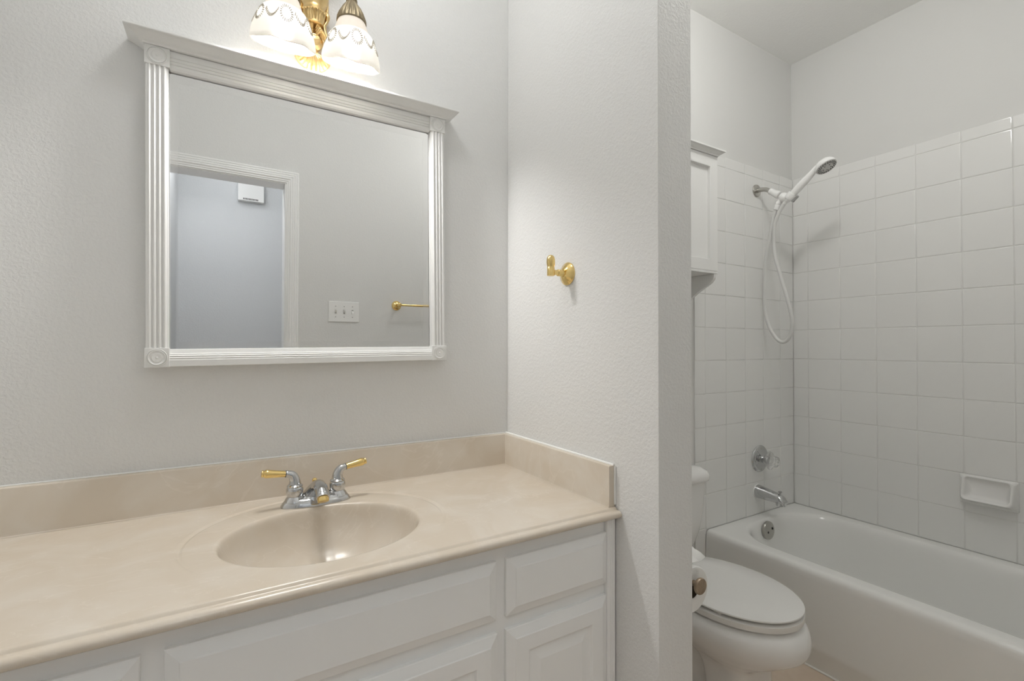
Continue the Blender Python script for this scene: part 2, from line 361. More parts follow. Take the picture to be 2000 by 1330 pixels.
# fan leaf at the foot: radiating flutes
bm = NB()
for k in range(9):
    a = R(-64 + 16 * k); tip = Vector((LX + .040 * math.sin(a), -.014, 1.994 - .044 * math.cos(a))); st = Vector((LX + .006 * math.sin(a), -.022, 1.999 - .004 * math.cos(a)))
    mid = (tip + st) / 2 + Vector((0, -.006, 0)); tube(bm, [st, mid, tip], [.003, .0058, .0062], 10, 5)
obj('fan_leaf', bm, M_gold, vl)
# neck and fluted urn: half-engaged turning with ribs
bm = NB(); lathe(bm, (LX, -.016, 1.994), (0, 0, 1), [(.010, 0), (.0125, .004), (.0095, .012), (.0085, .028), (.011, .040), (.017, .048)], 28); obj('neck', bm, M_gold, vl)
bm = NB()
for sx in (-1, 1):
    for q in range(4):
        zz = 2.046 + q * .0045; f = 1 - q * .17
        pts = [(LX + sx * .004, -.028, zz - .006 + q * .003), (LX + sx * .016 * f, -.034, zz + .010), (LX + sx * .028 * f, -.028, zz + .002), (LX + sx * .034 * f, -.020, zz - .014)]
        tube(bm, pts, [.002, .0035, .0035, .0022], 10, 5)
    for q in range(6): lathe(bm, (LX + sx * (.020 + q * .003), -.024, 2.058 - q * .006), (0, -1, 0), [(.0001, -.002), (.0028, 0), (.002, .003), (.0001, .0036)], 10)
lathe(bm, (LX, -.020, 2.030), (0, -1, 0), [(.024, -.01), (.024, 0), (.016, .010), (.0005, .013)], 24)
obj('acanthus_leaf', bm, M_gold, vl)
bm = NB(); rib = lambda a, h: 1 + .045 * math.cos(24 * a) * (1 if .012 < h < .034 else 0)
lathe(bm, (LX, -.020, 2.070), (0, 0, 1), [(.020, 0), (.026, .002), (.026, .006), (.0235, .008), (.024, .013), (.0265, .024), (.0285, .033), (.031, .035), (.0315, .040), (.029, .043), (.028, .052), (.033, .062), (.037, .075), (.038, .1), (.032, .125), (.018, .15), (.008, .165), (.011, .172), (.004, .182)], 96, mod=rib); obj('urn', bm, M_gold, vl)
for sx in (-1, 1):
    bm = NB(); tube(bm, [(LX + sx * .031, -.014, 2.122), (LX + sx * .036, -.018, 2.110), (LX + sx * .034, -.018, 2.095), (LX + sx * .027, -.018, 2.080), (LX + sx * .030, -.018, 2.062), (LX + sx * .037, -.018, 2.048)], [.006, .0065, .004, .004, .005, .006], 12, 6)
    lathe(bm, (LX + sx * .038, -.026, 2.046), (0, 1, 0), [(.003, 0), (.0075, .003), (.0075, .012), (.003, .015)], 16)
    obj('scroll_bracket', bm, M_gold, vl)
    SX = LX + sx * .0825; SY = -.1
    bm = NB(); tube(bm, [(LX + sx * .025, -.035, 2.19), (LX + sx * .05, -.07, 2.235), (LX + sx * .075, -.098, 2.225), (SX, SY, 2.19), (SX, SY, 2.135)], .006, 14, 8); obj('arm', bm, M_bronze, vl)
    bm = NB(); cpt = (LX + sx * .052, -.085, 2.158); sp = []
    for k in range(40):
        a = k / 39 * 3.6 * PI; rr = .0185 * (1 - .72 * k / 39); sp.append((cpt[0] + sx * rr * math.cos(a + PI * .25), cpt[1] - rr * .3 * math.cos(a + PI * .25), cpt[2] + rr * math.sin(a + PI * .25)))
    tube(bm, sp, [.0032, .0026, .002], 8, 1); obj('scroll', bm, M_bronze, vl)
    flute = lambda a, h: 1 + (.05 * math.cos(20 * a) if -.062 < h < -.012 else 0)
    bm = NB(); lathe(bm, (SX, SY, 2.13), (0, 0, 1), [(.0375, -.069), (.0385, -.067), (.036, -.058), (.031, -.044), (.024, -.030), (.016, -.018), (.013, -.012), (.0145, -.010), (.0145, -.006), (.0115, -.004), (.0115, .004), (.013, .006), (.011, .010), (.010, .028)], 100, mod=flute); obj('shade_cup', bm, M_bronze, vl)
    # bell shade: stepped shoulder, flared belly, softly lobed rim, raised garland
    prof = [(.0335, 2.068), (.036, 2.060), (.041, 2.045), (.0450, 2.032), (.0465, 2.0265), (.0475, 2.0245), (.0535, 2.0225), (.0595, 2.0135), (.0645, 1.998), (.0695, 1.983), (.0725, 1.969), (.0738, 1.957), (.0735, 1.949), (.0715, 1.9475)]
    lob = lambda a, z: 1 + .020 * max(0, min(1, (2.02 - z) / .07)) * math.cos(6 * a)
    dip = lambda a, z: .0012 * max(0, min(1, (1.99 - z) / .04)) * math.cos(6 * a) + (.025 * math.sin(a) - .002) * max(0, min(1, (2.022 - z) / .073)) ** 1.2   # the mouth is cut towards the wall
    def shade_part(name, pf, m_, parent):
        bm = NB(); n = 96; lps = []
        for r, z in pf + [(r - .0028, z + .0004) for r, z in pf[::-1]] + pf[:1]:
            lps.append([(SX + r * lob(2 * PI * k / n, z) * math.cos(2 * PI * k / n), SY + r * lob(2 * PI * k / n, z) * math.sin(2 * PI * k / n), z + dip(2 * PI * k / n, z)) for k in range(n)])
        loft(bm, lps, False, False); return obj(name, bm, m_, parent, 60)
    sh = shade_part('glass_shade', prof[5:], M_shade, vl)
    shade_part('shade_neck', prof[:6], M_neck, sh)['label'] = 'cream satin glass neck'
    bm = NB()
    def on_shade(a, z):
        for (r0, z0), (r1, z1) in zip(prof, prof[1:]):
            if z0 >= z >= z1:
                r = r0 + (r1 - r0) * (z0 - z) / (z0 - z1); break
        r = r * lob(a, z) + .0006; return Vector((SX + r * math.cos(a), SY + r * math.sin(a), z + dip(a, z)))
    for q in range(6):
        a0 = 2 * PI * (q + .5) / 6
        for k in range(20):                                   # beaded medallion
            t = 2 * PI * k / 20; p0 = on_shade(a0 + .16 * math.cos(t), 1.999 + .0125 * math.sin(t)); p1 = on_shade(a0 + .23 * math.cos(t), 1.999 + .018 * math.sin(t))
            tube(bm, [p0, p1], .00095, 6, 1)
        for k in range(12):                                   # rope swag between medallions
            t = k / 11; a = a0 + .30 + t * (2 * PI / 6 - .60); z = 1.994 - .016 * math.sin(PI * t) + .006
            p0 = on_shade(a, z); p1 = on_shade(a + .03, z + .006); tube(bm, [p0, p1], .00095, 6, 1)
    obj('garland_relief', bm, M_etch, sh)
    bm = NB(); lathe(bm, (SX, SY, 1.965), (0, 0, 1), [(.0005, 0), (.011, .002), (.019, .009), (.0225, .020), (.0215, .031), (.016, .044), (.0125, .054), (.0125, .075)], 28); obj('bulb', bm, M_bulb, vl, 60, label='glowing white bulb')

# ------------------------------------------------------------------ vanity top with moulded basin
CZ = .797; CX0, CX1 = XL + .002, PX0 - .002; CY1 = -.003; CYF = -.522
vt = thing('marble_countertop', 'beige cultured marble vanity top with moulded oval basin, under the mirror', 'countertop', (-2.425, -.28, CZ))
SXc, SYc, SA, SB = -2.425, -.312, .200, .163
def ell(t, k): return (SXc + SA * k * math.cos(t), SYc + SB * k * math.sin(t))
corner_t = [math.atan2((y - SYc) / SB, (x - SXc) / SA) % (2 * PI) for x, y in ((CX1, CY1), (CX0, CY1), (CX0, CYF), (CX1, CYF))]
ts = sorted([2 * PI * k / 160 for k in range(160)] + corner_t)
rim = [(1.05, 0), (1.035, -.0003), (1.024, -.0010), (1.014, -.0024), (1.004, -.0050), (.995, -.0088), (.985, -.0145), (.972, -.023), (.957, -.033)]
bowl = [(.935, -.045), (.90, -.059), (.84, -.076), (.75, -.092), (.63, -.107), (.48, -.119), (.32, -.126), (.16, -.1295), (.11, -.130)]
loops = [[(*ell(t, k), CZ + h) for t in ts] for k, h in rim + bowl]
# deck: groove of the raised oval, fading out towards the front, then out to the rectangle
RXc, RYc, RA, RB = -2.424, -.292, .270, .238
def ring_pt(t, k): return (RXc + RA * k * math.cos(t), RYc + RB * k * math.sin(t))
fade = lambda y: max(0, min(1, (y + .43) / .14))
def edge_pt(t):
    dx, dy = SA * math.cos(t), SB * math.sin(t); s = 1e9
    if dx > 1e-9: s = min(s, (CX1 - SXc) / dx)
    if dx < -1e-9: s = min(s, (CX0 - SXc) / dx)
    if dy > 1e-9: s = min(s, (CY1 - SYc) / dy)
    if dy < -1e-9: s = min(s, (CYF - SYc) / dy)
    return SXc + dx * s, SYc + dy * s
def clampy(p): return (p[0], max(p[1], CYF + .004))
deck = [[(*ell(t, 1.05), CZ) for t in ts]]
for k, h in ((.955, 0), (.965, -.0006), (.975, -.0019), (.985, -.0024), (.995, -.0014), (1.005, .0003), (1.02, 0)):
    lp = []
    for t in ts:
        p = clampy(ring_pt(t, k)); lp.append((p[0], p[1], CZ + h * fade(p[1])))
    deck.append(lp)
deck.append([(*edge_pt(t), CZ) for t in ts])
bm = NB(); loft(bm, deck, False, False)
# moulded front edge, slab underside and back
ep = [(CYF, CZ), (-.5285, CZ + .0003), (-.532, CZ - .0012), (-.5345, CZ - .0042), (-.5365, CZ - .0055), (-.540, CZ - .005), (-.5455, CZ - .0058), (-.550, CZ - .0088), (-.5525, CZ - .0135), (-.5515, CZ - .0180), (-.548, CZ - .0212), (-.543, CZ - .0225), (-.50, CZ - .0225)]
loft(bm, [[(x, y, z) for y, z in ep] for x in (CX0, CX1)], False, False, closed=False)
for x in (CX0, CX1):
    bm.faces.new([bm.verts.new((x, y, z)) for y, z in ep])
obj('counter_deck', bm, M_marb, vt, 50)
bm = NB(); loft(bm, loops, False, True); obj('basin', bm, M_marb, vt, 60)
bm = NB(); lathe(bm, (SXc, SYc, CZ - .130), (0, 0, 1), [(.022, 0), (.022, .0022), (.018, .003), (.015, .0012), (.013, .003), (.002, .0045)], 32); obj('drain', bm, M_chrome, vt)
BT = .899
bm = NB(); pf = [(-.001, CZ + .001), (-.001, BT), (-.0165, BT), (-.019, BT - .001), (-.020, BT - .0035), (-.020, CZ + .006), (-.021, CZ + .002), (-.0235, CZ + .0004)]
loft(bm, [[(x, y, z) for y, z in pf] for x in (CX0, CX1 - .001)]); obj('backsplash', bm, M_marb, vt)
bm = NB(); sx = CX1
pf = [(sx, CZ + .001), (sx, BT), (sx - .0155, BT), (sx - .0175, BT - .001), (sx - .0185, BT - .0035), (sx - .0185, CZ + .005), (sx - .0195, CZ + .0015), (sx - .022, CZ + .0004)]
loft(bm, [[(x, y, z) for x, z in pf] for y in (-.0202, -.5275)]); 
obj('side_splash', bm, M_marb, vt)
bm = NB(); tube(bm, [(sx - .002, -.0015, BT + .0005), (sx - .002, -.3, BT + .0005), (sx - .002, -.527, BT + .0005)], .0035, 8, 2); tube(bm, [(CX0, -.0015, BT + .0005), (sx - .3, -.0015, BT + .0005), (sx - .002, -.0015, BT + .0005)], .0022, 8, 2)
tube(bm, [(sx - .0005, -.5285, BT - .002), (sx - .0005, -.5285, CZ + .006)], .0028, 8, 1)
obj('caulk_bead', bm, M_caulk, vt, label='white caulk line')

# ------------------------------------------------------------------ faucet
FX, FY, FZ = -2.4125, -.112, CZ + .0002
fc = thing('basin_faucet', 'chrome basin faucet with polished brass lever ends behind the oval basin', 'faucet', (FX, FY, FZ))
bm = NB()
def fl(hx, hy, z, e=2.6):
    out = []
    for k in range(56):
        t = 2 * PI * k / 56; c, s = math.cos(t), math.sin(t)
        x = hx * math.copysign(abs(c) ** (2 / e), c); bow = 1 + .10 * (1 - (x / hx) ** 2) * (1 if s < 0 else 0)
        out.append((FX + x, FY + hy * math.copysign(abs(s) ** (2 / e), s) * bow, z))
    return out
loft(bm, [fl(.083, .031, FZ), fl(.083, .031, FZ + .003), fl(.078, .0275, FZ + .010), fl(.073, .024, FZ + .016), fl(.068, .019, FZ + .0195)]); obj('base_plate', bm, M_chrome, fc, 50)
for sx, name in ((-1, 'l'), (1, 'r')):
    hx = FX + sx * .0508
    bm = NB(); lathe(bm, (hx, FY, FZ + .012), (0, 0, 1), [(.0245, 0), (.0215, .007), (.018, .011), (.0172, .0125), (.0182, .014), (.0195, .022), (.0198, .030), (.0180, .0345), (.0172, .0355), (.0185, .0365), (.0185, .0385), (.0165, .040), (.0135, .043)], 36)
    ax = Vector((sx * .93, -.30 * 0 + (.10 if sx > 0 else -.05), .14)).normalized()
    st = Vector((hx, FY, FZ + .050)); el = Vector((hx + sx * .012, FY, FZ + .080))
    tube(bm, [st, (hx + sx * .0005, FY, FZ + .064), (hx + sx * .006, FY, FZ + .076), el + ax * .004, el + ax * .010], [.0155, .0125, .0105, .0088, .0078], 20, 6)
    h = obj('handle', bm, M_chrome, fc, 50)
    bm = NB(); lathe(bm, el + ax * .0085, ax, [(.0084, 0), (.0084, .0012)], 20); obj('washer', bm, M_dark, h)
    bm = NB(); lathe(bm, el + ax * .0097, ax, [(.0074, 0), (.0078, .002), (.0082, .014), (.0093, .029), (.0103, .040), (.0099, .0455), (.0078, .0478), (.0074, .0488), (.0087, .0505), (.0083, .0532), (.0005, .0542)], 24); obj('lever_end', bm, M_brass, h, 50, label='polished brass lever end')
bm = NB()
sp = [((FX, FY, FZ + .008), .056, .030), ((FX, FY + .001, FZ + .0195), .040, .0265), ((FX, FY + .002, FZ + .031), .0255, .022), ((FX, FY - .012, FZ + .044), .0165, .0165), ((FX, FY - .035, FZ + .052), .0155, .0135), ((FX, FY - .060, FZ + .051), .0158, .0135), ((FX, FY - .080, FZ + .045), .0160, .0130), ((FX, FY - .094, FZ + .036), .0150, .0115)]
lps = []
for i, (c, hw, hh) in enumerate(sp):
    c = Vector(c); a = Vector(sp[min(i + 1, len(sp) - 1)][0]) - Vector(sp[max(i - 1, 0)][0]); a.normalize(); u = Vector((1, 0, 0)); v = u.cross(a).normalized()
    lps.append([c + u * hw * math.cos(2 * PI * k / 32) + v * hh * math.sin(2 * PI * k / 32) for k in range(32)])
loft(bm, lps)
obj('spout', bm, M_chrome, fc, 50)
bm = NB(); lathe(bm, (FX, FY - .0900, FZ + .0370), (0, -.50, -.866), [(.0120, 0), (.0132, .006), (.0128, .0105), (.0105, .0115)], 28); obj('aerator', bm, M_brass, fc, label='brass spout tip')
bm = NB(); tube(bm, [(FX, FY + .030, FZ + .006), (FX, FY + .030, FZ + .044)], .0022, 10, 1); lathe(bm, (FX, FY + .030, FZ + .042), (0, 0, 1), [(.002, 0), (.0058, .004), (.0062, .009), (.0035, .0125), (.0005, .013)], 16); obj('lift_rod', bm, M_brass, fc)

# ------------------------------------------------------------------ vanity cabinet
VF = -.520
vc = thing('vanity_cabinet', 'white painted vanity cabinet with raised-panel drawer fronts and doors', 'cabinet', (-2.425, -.27, 0))
bm = NB(); box(bm, CX0 + .001, -1.8125, -.50, -.02, .09, CZ - .132); box(bm, CX0 + .001, -1.8125, VF, -.495, .0905, CZ - .0235); box(bm, CX0 + .001, -1.8125, -.45, -.1, .001, .0898); obj('face_frame', bm, M_cab, vc)
def slab_front(name, x0, x1, z0, z1, raised):
    bm = NB()
    pr = [(0, VF), (0, VF - .008), (.0015, VF - .0095), (.0045, VF - .0105)]
    pr += [(.019, VF - .0165), (.0205, VF - .0185), (.022, VF - .0188)]
    if raised: pr += [(.052, VF - .0188), (.0535, VF - .0178), (.056, VF - .0125), (.060, VF - .0115), (.064, VF - .012), (.082, VF - .0170), (.084, VF - .0175)]
    face_y(bm, x0, x1, z0, z1, pr); return obj(name, bm, M_cab, vc, 14, wn=True)
slab_front('drawer_front', -2.098, -1.8125, .6165, .7395, False)
slab_front('false_drawer_front', -2.692, -2.122, .6165, .7395, False)
slab_front('drawer_front', -3.012, -2.7205, .6165, .7395, False)
for x0, x1 in ((-2.098, -1.8125), (-2.4045, -2.119), (-2.692, -2.409), (-3.012, -2.7205)):
    slab_front('cabinet_door', x0, x1, .115, .588, True)
bm = NB(); pts = reeds(.0265, 3, VF - .012, .003)
loft(bm, [[(-1.8118 + a, y - (.0 if y < -.05 else .45), z) for a, y in pts] for z in (.001, CZ - .0235)]); obj('filler_strip', bm, M_cab, vc, 25)

# ------------------------------------------------------------------ robe hook on the partition
hk = thing('robe_hook', 'polished brass robe hook on the partition wall right of the mirror', 'hook', (PX0, -.3365, 1.4008))
bm = NB(); lathe(bm, (PX0 - .0005, -.3365, 1.4008), (-1, 0, 0), [(.0325, 0), (.0325, .0025), (.031, .0045), (.012, .0165), (.0085, .0175)], 48); obj('flange', bm, M_brass, hk, 40)
bm = NB(); lathe(bm, (PX0 - .016, -.3365, 1.401), (-1, 0, .02), [(.0098, 0), (.0096, .020), (.0086, .021), (.0074, .024), (.0072, .036)], 28); obj('post', bm, M_brass, hk)
bm = NB(); lathe(bm, (PX0 - .0595, -.3365, 1.3905), (0, 0, 1), [(.0094, 0), (.0106, .0008), (.0106, .0235), (.0098, .0245), (.0098, .0255), (.0112, .030), (.0121, .038), (.0117, .046), (.0098, .053), (.006, .057), (.0005, .0585)], 32); obj('knob', bm, M_brass, hk, 50)

# ------------------------------------------------------------------ bathtub
tb = thing('bathtub', 'white alcove bathtub against the tiled walls', 'bathtub', (-.37, -.77, 0))
TZ = .362; bm = NB()
N = 12
def rl(x0, x1, y0, y1, r, z): return [(x, y, z) for x, y in rrect(x0, x1, y0, y1, r, N)]
oy0, oy1, ox1 = -1.527, -.0088, -.0008
lps = [rl(-.733, ox1, oy0, oy1, .002, .0015), rl(-.743, ox1, oy0, oy1, .002, .075), rl(-.7445, ox1, oy0, oy1, .002, .082), rl(-.7435, ox1, oy0, oy1, .002, .092), rl(-.735, ox1, oy0, oy1, .002, .325),
       rl(-.7335, ox1, oy0, oy1, .002, .343), rl(-.730, ox1, oy0, oy1, .002, .352), rl(-.724, ox1, oy0, oy1, .002, .3585), rl(-.715, ox1, oy0, oy1, .003, TZ - .0005), rl(-.70, ox1 - .004, oy0 + .004, oy1 - .004, .006, TZ)]
ix0, ix1, iy0, iy1 = -.655, -.060, -1.44, -.066
for d, z in ((-.010, TZ), (-.004, TZ - .0008), (.002, TZ - .004), (.008, TZ - .010), (.013, TZ - .02), (.018, TZ - .04), (.026, .28), (.038, .20), (.055, .12), (.075, .075), (.11, .05), (.17, .043)):
    lps.append(rl(ix0 + d, ix1 - d, iy0 + d * 2.0, iy1 - d * .9, max(.205 - d * .3, .03), z))
loft(bm, lps, True, True); obj('tub_shell', bm, M_tub, tb, 40)
bm = NB(); ovc = Vector((-.383, -.0905, .318)); ova = Vector((0, -1, .10)).normalized()
lathe(bm, ovc, ova, [(.0425, -.004), (.0425, .004), (.041, .0065), (.037, .008), (.001, .0095)], 40); ov = obj('overflow_plate', bm, M_satin, tb)
for dx in (-.014, .022):
    bm = NB(); lathe(bm, ovc + Vector((dx, 0, -.006 if dx < 0 else .006)) + ova * .0085, ova, [(.0055, -.001), (.0055, .0012), (.0005, .0016)], 14); obj('screw', bm, M_dark, ov)
bm = NB(); tube(bm, [(-.735, -.02, .003), (-.735, -.8, .003), (-.735, -1.44, .003)], .004, 8, 1); obj('caulk_bead', bm, M_caulk, tb)

# ------------------------------------------------------------------ tub spout, valve, shower arm, hand shower
ts_ = thing('tub_spout', 'chrome tub spout with diverter knob over the end of the bathtub', 'faucet', (-.335, -.0085, .476))
bm = NB(); lps = []
for (y, z, hx, hz) in ((-.0088, .476, .0335, .0335), (-.018, .4758, .0325, .0325), (-.05, .4735, .0295, .0295), (-.09, .470, .0265, .026), (-.115, .4675, .0255, .0235), (-.130, .464, .0252, .0215), (-.139, .458, .0248, .018)):
    lps.append([(-.335 + hx * math.cos(2 * PI * k / 36), y, z + hz * math.sin(2 * PI * k / 36)) for k in range(36)])
lps.append([(-.335 + .0225 * math.cos(2 * PI * k / 36), -.146 + .004 * math.sin(2 * PI * k / 36) * -1, .449 + .0095 * math.sin(2 * PI * k / 36)) for k in range(36)])
loft(bm, lps); 
lps = [[(-.335 + r * math.cos(2 * PI * k / 30), cy + ry * math.sin(2 * PI * k / 30), z) for k in range(30)] for (r, cy, ry, z) in ((.0232, -.122, .0235, .4615), (.0232, -.124, .0225, .450), (.0222, -.1255, .0205, .4365), (.0180, -.1255, .0165, .4365), (.0175, -.1255, .016, .452))]
loft(bm, lps); obj('spout_body', bm, M_chrome, ts_, 45)
bm = NB(); tube(bm, [(-.335, -.122, .486), (-.335, -.122, .497)], .0036, 12, 1); lathe(bm, (-.335, -.122, .496), (0, 0, 1), [(.004, 0), (.0085, .003), (.0085, .007), (.005, .0085)], 20); obj('diverter_knob', bm, M_chrome, ts_)
bm = NB(); lathe(bm, (-.335, -.0083, .476), (0, -1, 0), [(.0365, 0), (.0352, .003), (.0336, .0035)], 36); obj('caulk_ring', bm, M_caulk, ts_, label='white caulk ring')

sv = thing('shower_valve', 'round chrome shower valve plate with clear acrylic knob on the end wall', 'valve', (-.318, -.0085, .636))
vcn = Vector((-.318, -.0083, .636))
bm = NB(); lathe(bm, vcn, (0, -1, 0), [(.066, 0), (.0665, .003), (.064, .007), (.058, .010), (.050, .0115), (.028, .0135), (.020, .014)], 56); es = obj('escutcheon', bm, M_chrome, sv)
for dz in (.052, -.052):
    bm = NB(); lathe(bm, vcn + Vector((0, -.0105, dz)), (0, -1, 0), [(.004, 0), (.004, .002), (.0005, .003)], 12); obj('screw', bm, M_satin, es)
bm = NB(); lathe(bm, vcn, (0, -1, 0), [(.019, .012), (.020, .016), (.017, .018), (.017, .024), (.020, .026), (.020, .030), (.014, .032), (.014, .040), (.0165, .042), (.0165, .048), (.009, .049)], 32); obj('stem', bm, M_chrome, sv)
lobe = lambda a, h: 1 + (.10 * math.cos(4 * a) if h < .064 else .05 * math.cos(8 * a))
bm = NB(); lathe(bm, vcn, (0, -1, 0), [(.026, .046), (.040, .049), (.042, .054), (.040, .060), (.030, .0635), (.0245, .066), (.0250, .072), (.0260, .082), (.0245, .090), (.020, .093), (.001, .0935)], 64, mod=lobe); kb = obj('knob', bm, M_acryl, sv, 40, label='clear acrylic knob')
bm = NB(); lathe(bm, vcn, (0, -1, 0), [(.0045, .0937), (.0045, .0950), (.0005, .0955)], 14); obj('index_button', bm, M_grey, kb)

XP = -.3325
sa = thing('shower_fitting', 'shower arm with chrome wall flange and white plastic hand-shower holder', 'shower', (XP, -.0085, 1.9775))
bm = NB(); lathe(bm, (XP, -.0083, 1.9775), (0, -1, 0), [(.031, 0), (.0315, .002), (.0295, .0065), (.022, .008), (.014, .0068), (.012, .0075)], 40); obj('flange', bm, M_satin, sa)
bm = NB(); tube(bm, [(XP, -.010, 1.9765), (XP, -.035, 1.976), (XP, -.060, 1.9695), (XP, -.084, 1.954)], .0105, 18, 6); obj('arm', bm, M_satin, sa)
bm = NB(); ad = Vector((0, -.80, -.60)).normalized()
lathe(bm, Vector((XP, -.079, 1.9575)), ad, [(.0115, 0), (.0150, .001), (.0155, .016), (.0145, .018), (.0155, .020), (.0180, .045), (.0185, .052), (.015, .056)], 28); obj('coupling', bm, M_plast, sa)
bm = NB(); lathe(bm, (XP, -.148, 1.907), (0, -.80, -.60), [(.004, -.024), (.016, -.019), (.0215, -.009), (.023, 0), (.021, .010), (.014, .018), (.002, .021)], 28)
tube(bm, [(XP, -.138, 1.905), (XP, -.126, 1.893), (XP, -.121, 1.885)], [.013, .012, .012], 16, 4)
obj('ball_joint', bm, M_plast, sa)
hd = Vector((0, -.766, .643)).normalized()
cb = Vector((XP, -.166, 1.8945))
bm = NB(); lathe(bm, cb, hd, [(.0165, 0), (.020, .001), (.0215, .004), (.022, .026), (.021, .030), (.0165, .031)], 28); cr_ = obj('cradle', bm, M_plast, sa)
bm = NB(); lathe(bm, cb + Vector((.006, -.012, -.010)), hd, [(.012, 0), (.013, .001), (.013, .032), (.012, .033)], 20); obj('cradle_grip', bm, M_grey, cr_)
bm = NB(); nd = Vector((0, .37, -.93)).normalized(); lathe(bm, (XP, -.1225, 1.894), nd, [(.0125, 0), (.0135, .002), (.0135, .012), (.0118, .014), (.0128, .017), (.0115, .038), (.0095, .040)], 24); obj('hose_nut', bm, M_plast, sa)

hs = thing('hand_shower', 'white hand shower with round spray head and long looping hose', 'shower head', (XP, -.166, 1.8945))
bm = NB(); a0 = cb + hd * -.010
tube(bm, [a0, a0 + hd * .03, a0 + hd * .075, a0 + hd * .115, a0 + hd * .15, a0 + hd * .175 + Vector((0, 0, .001))], [.0125, .0150, .0175, .0165, .0135, .0125], 24, 6); obj('handle', bm, M_plast, hs, 50)
fn = Vector((-.05, -.50, -.865)).normalized(); hc = Vector((XP, -.330, 2.002))
bm = NB(); lathe(bm, hc, fn, [(.004, -.024), (.020, -.0225), (.034, -.017), (.041, -.008), (.0435, .001), (.0435, .007), (.0425, .009)], 48)
tube(bm, [a0 + hd * .168, a0 + hd * .185 + Vector((0, 0, -.001)), hc + fn * -.008], [.0128, .0125, .015], 18, 5)
obj('spray_head', bm, M_plast, hs, 50)
bm = NB(); lathe(bm, hc, fn, [(.0424, .0075), (.0424, .0105), (.0395, .0125), (.038, .0115), (.024, .012), (.022, .0135), (.001, .014)], 48); fp = obj('spray_face', bm, M_pale, hs, 30, label='grey spray face')
bm = NB(); u, v, w = basis(fn)
for n_, r_, rd in ((22, .0352, .0018), (20, .0302, .0017), (16, .0258, .0014), (5, .0165, .0022)):
    for k in range(n_):
        a = 2 * PI * (k + .5 * (n_ % 4 == 2)) / n_; p = hc + fn * (.0115 if r_ > .02 else .0130) + (u * math.cos(a) + v * math.sin(a)) * r_
        lathe(bm, p, fn, [(rd, 0), (rd * .9, .0022), (rd * .3, .0026)], 8)
obj('spray_nozzle', bm, M_dark, fp).__setitem__('kind', 'stuff')
hp = [(-.1059, 1.8590), (-.0906, 1.8117), (-.0697, 1.7156), (-.0512, 1.6177), (-.0427, 1.4919), (-.0422, 1.3905), (-.0625, 1.301), (-.0952, 1.2427), (-.1249, 1.2176), (-.1517, 1.2247), (-.171, 1.2607), (-.1761, 1.3209), (-.1645, 1.382), (-.1409, 1.4693), (-.1168, 1.5582), (-.0973, 1.6356), (-.0901, 1.7117), (-.1006, 1.7845), (-.1233, 1.8414), (-.1500, 1.8830)]
bm = NB(); tube(bm, [(XP + (.010 if 3 < i < 17 else .003 * i if i <= 3 else .0), y, z) for i, (y, z) in enumerate(hp)], .0085, 14, 8); obj('hose', bm, M_hose, hs, 60)
bm = NB(); tube(bm, [(XP, -.1465, 1.8775), (XP, -.156, 1.8885), a0], [.0085, .011, .0125], 16, 4); obj('hose_collar', bm, M_plast, hs)

# ------------------------------------------------------------------ soap dish on the long wall
sd = thing('soap_dish', 'white ceramic soap dish set into the tiled wall above the tub', 'soap dish', (0, -.7675, .556))
sy0, sy1, sz0, sz1 = -.8535, -.6815, .5565, .6745
def sdl(iy, it, ib, xt, xb, r):
    out = []
    for y, z in rrect(sy0 + iy, sy1 - iy, sz0 + ib, sz1 - it, r, 6):
        f = (z - sz0 - ib) / (sz1 - sz0 - ib - it); f = max(0, min(1, f)); f = f ** .8
        out.append((-(xb + (xt - xb) * f), y, z))
    return out
bm = NB()
loft(bm, [sdl(0, 0, 0, .0004, .0004, .004), sdl(0, 0, 0, .007, .007, .005), sdl(.002, .002, .002, .009, .009, .006), sdl(.006, .003, .012, .012, .020, .010), sdl(.009, .004, .020, .017, .040, .013), sdl(.012, .005, .022, .019, .049, .014), sdl(.015, .0065, .025, .0195, .052, .014), sdl(.018, .008, .028, .0185, .050, .014), sdl(.021, .011, .031, .014, .036, .013), sdl(.025, .018, .034, .009, .020, .012), sdl(.034, .034, .042, .007, .009, .010)])
obj('dish_body', bm, M_porc, sd, 60)

# ------------------------------------------------------------------ toilet
TX = -1.19
to = thing('toilet', 'white two-piece toilet with closed lid beside the bathtub', 'toilet', (TX, -.36, 0))
def egg(yb, yf, hw, yw, z, eb=2.0, ef=2.0, n=96):
    out = []
    for k in range(n):
        t = 2 * PI * k / n; c, s = math.cos(t), math.sin(t); e = eb if s > 0 else ef
        x = hw * math.copysign(abs(c) ** (2 / e), c); y = yw + (yb - yw if s > 0 else yw - yf) * math.copysign(abs(s) ** (2 / e), s)
        out.append((TX + x, y, z))
    return out
bm = NB()
secs = [(-.40, -.548, .105, -.47, .001, 6, 6), (-.40, -.548, .105, -.47, .012, 6, 6), (-.40, -.540, .100, -.47, .03, 6, 6), (-.40, -.533, .096, -.47, .12, 6, 6), (-.38, -.535, .097, -.46, .18, 5, 5), (-.34, -.548, .105, -.45, .208, 4, 3.6), (-.26, -.585, .126, -.43, .230, 3, 2.6), (-.18, -.628, .151, -.42, .255, 2.6, 2.2),
        (-.13, -.668, .172, -.415, .285, 2.4, 2.0), (-.13, -.676, .184, -.42, .315, 2.4, 2.0), (-.13, -.670, .184, -.42, .342, 2.4, 2.0), (-.14, -.655, .176, -.42, .360, 2.4, 2.0), (-.15, -.645, .168, -.42, .3675, 2.4, 2.0), (-.18, -.60, .13, -.40, .369, 2.4, 2.0)]
fine = []
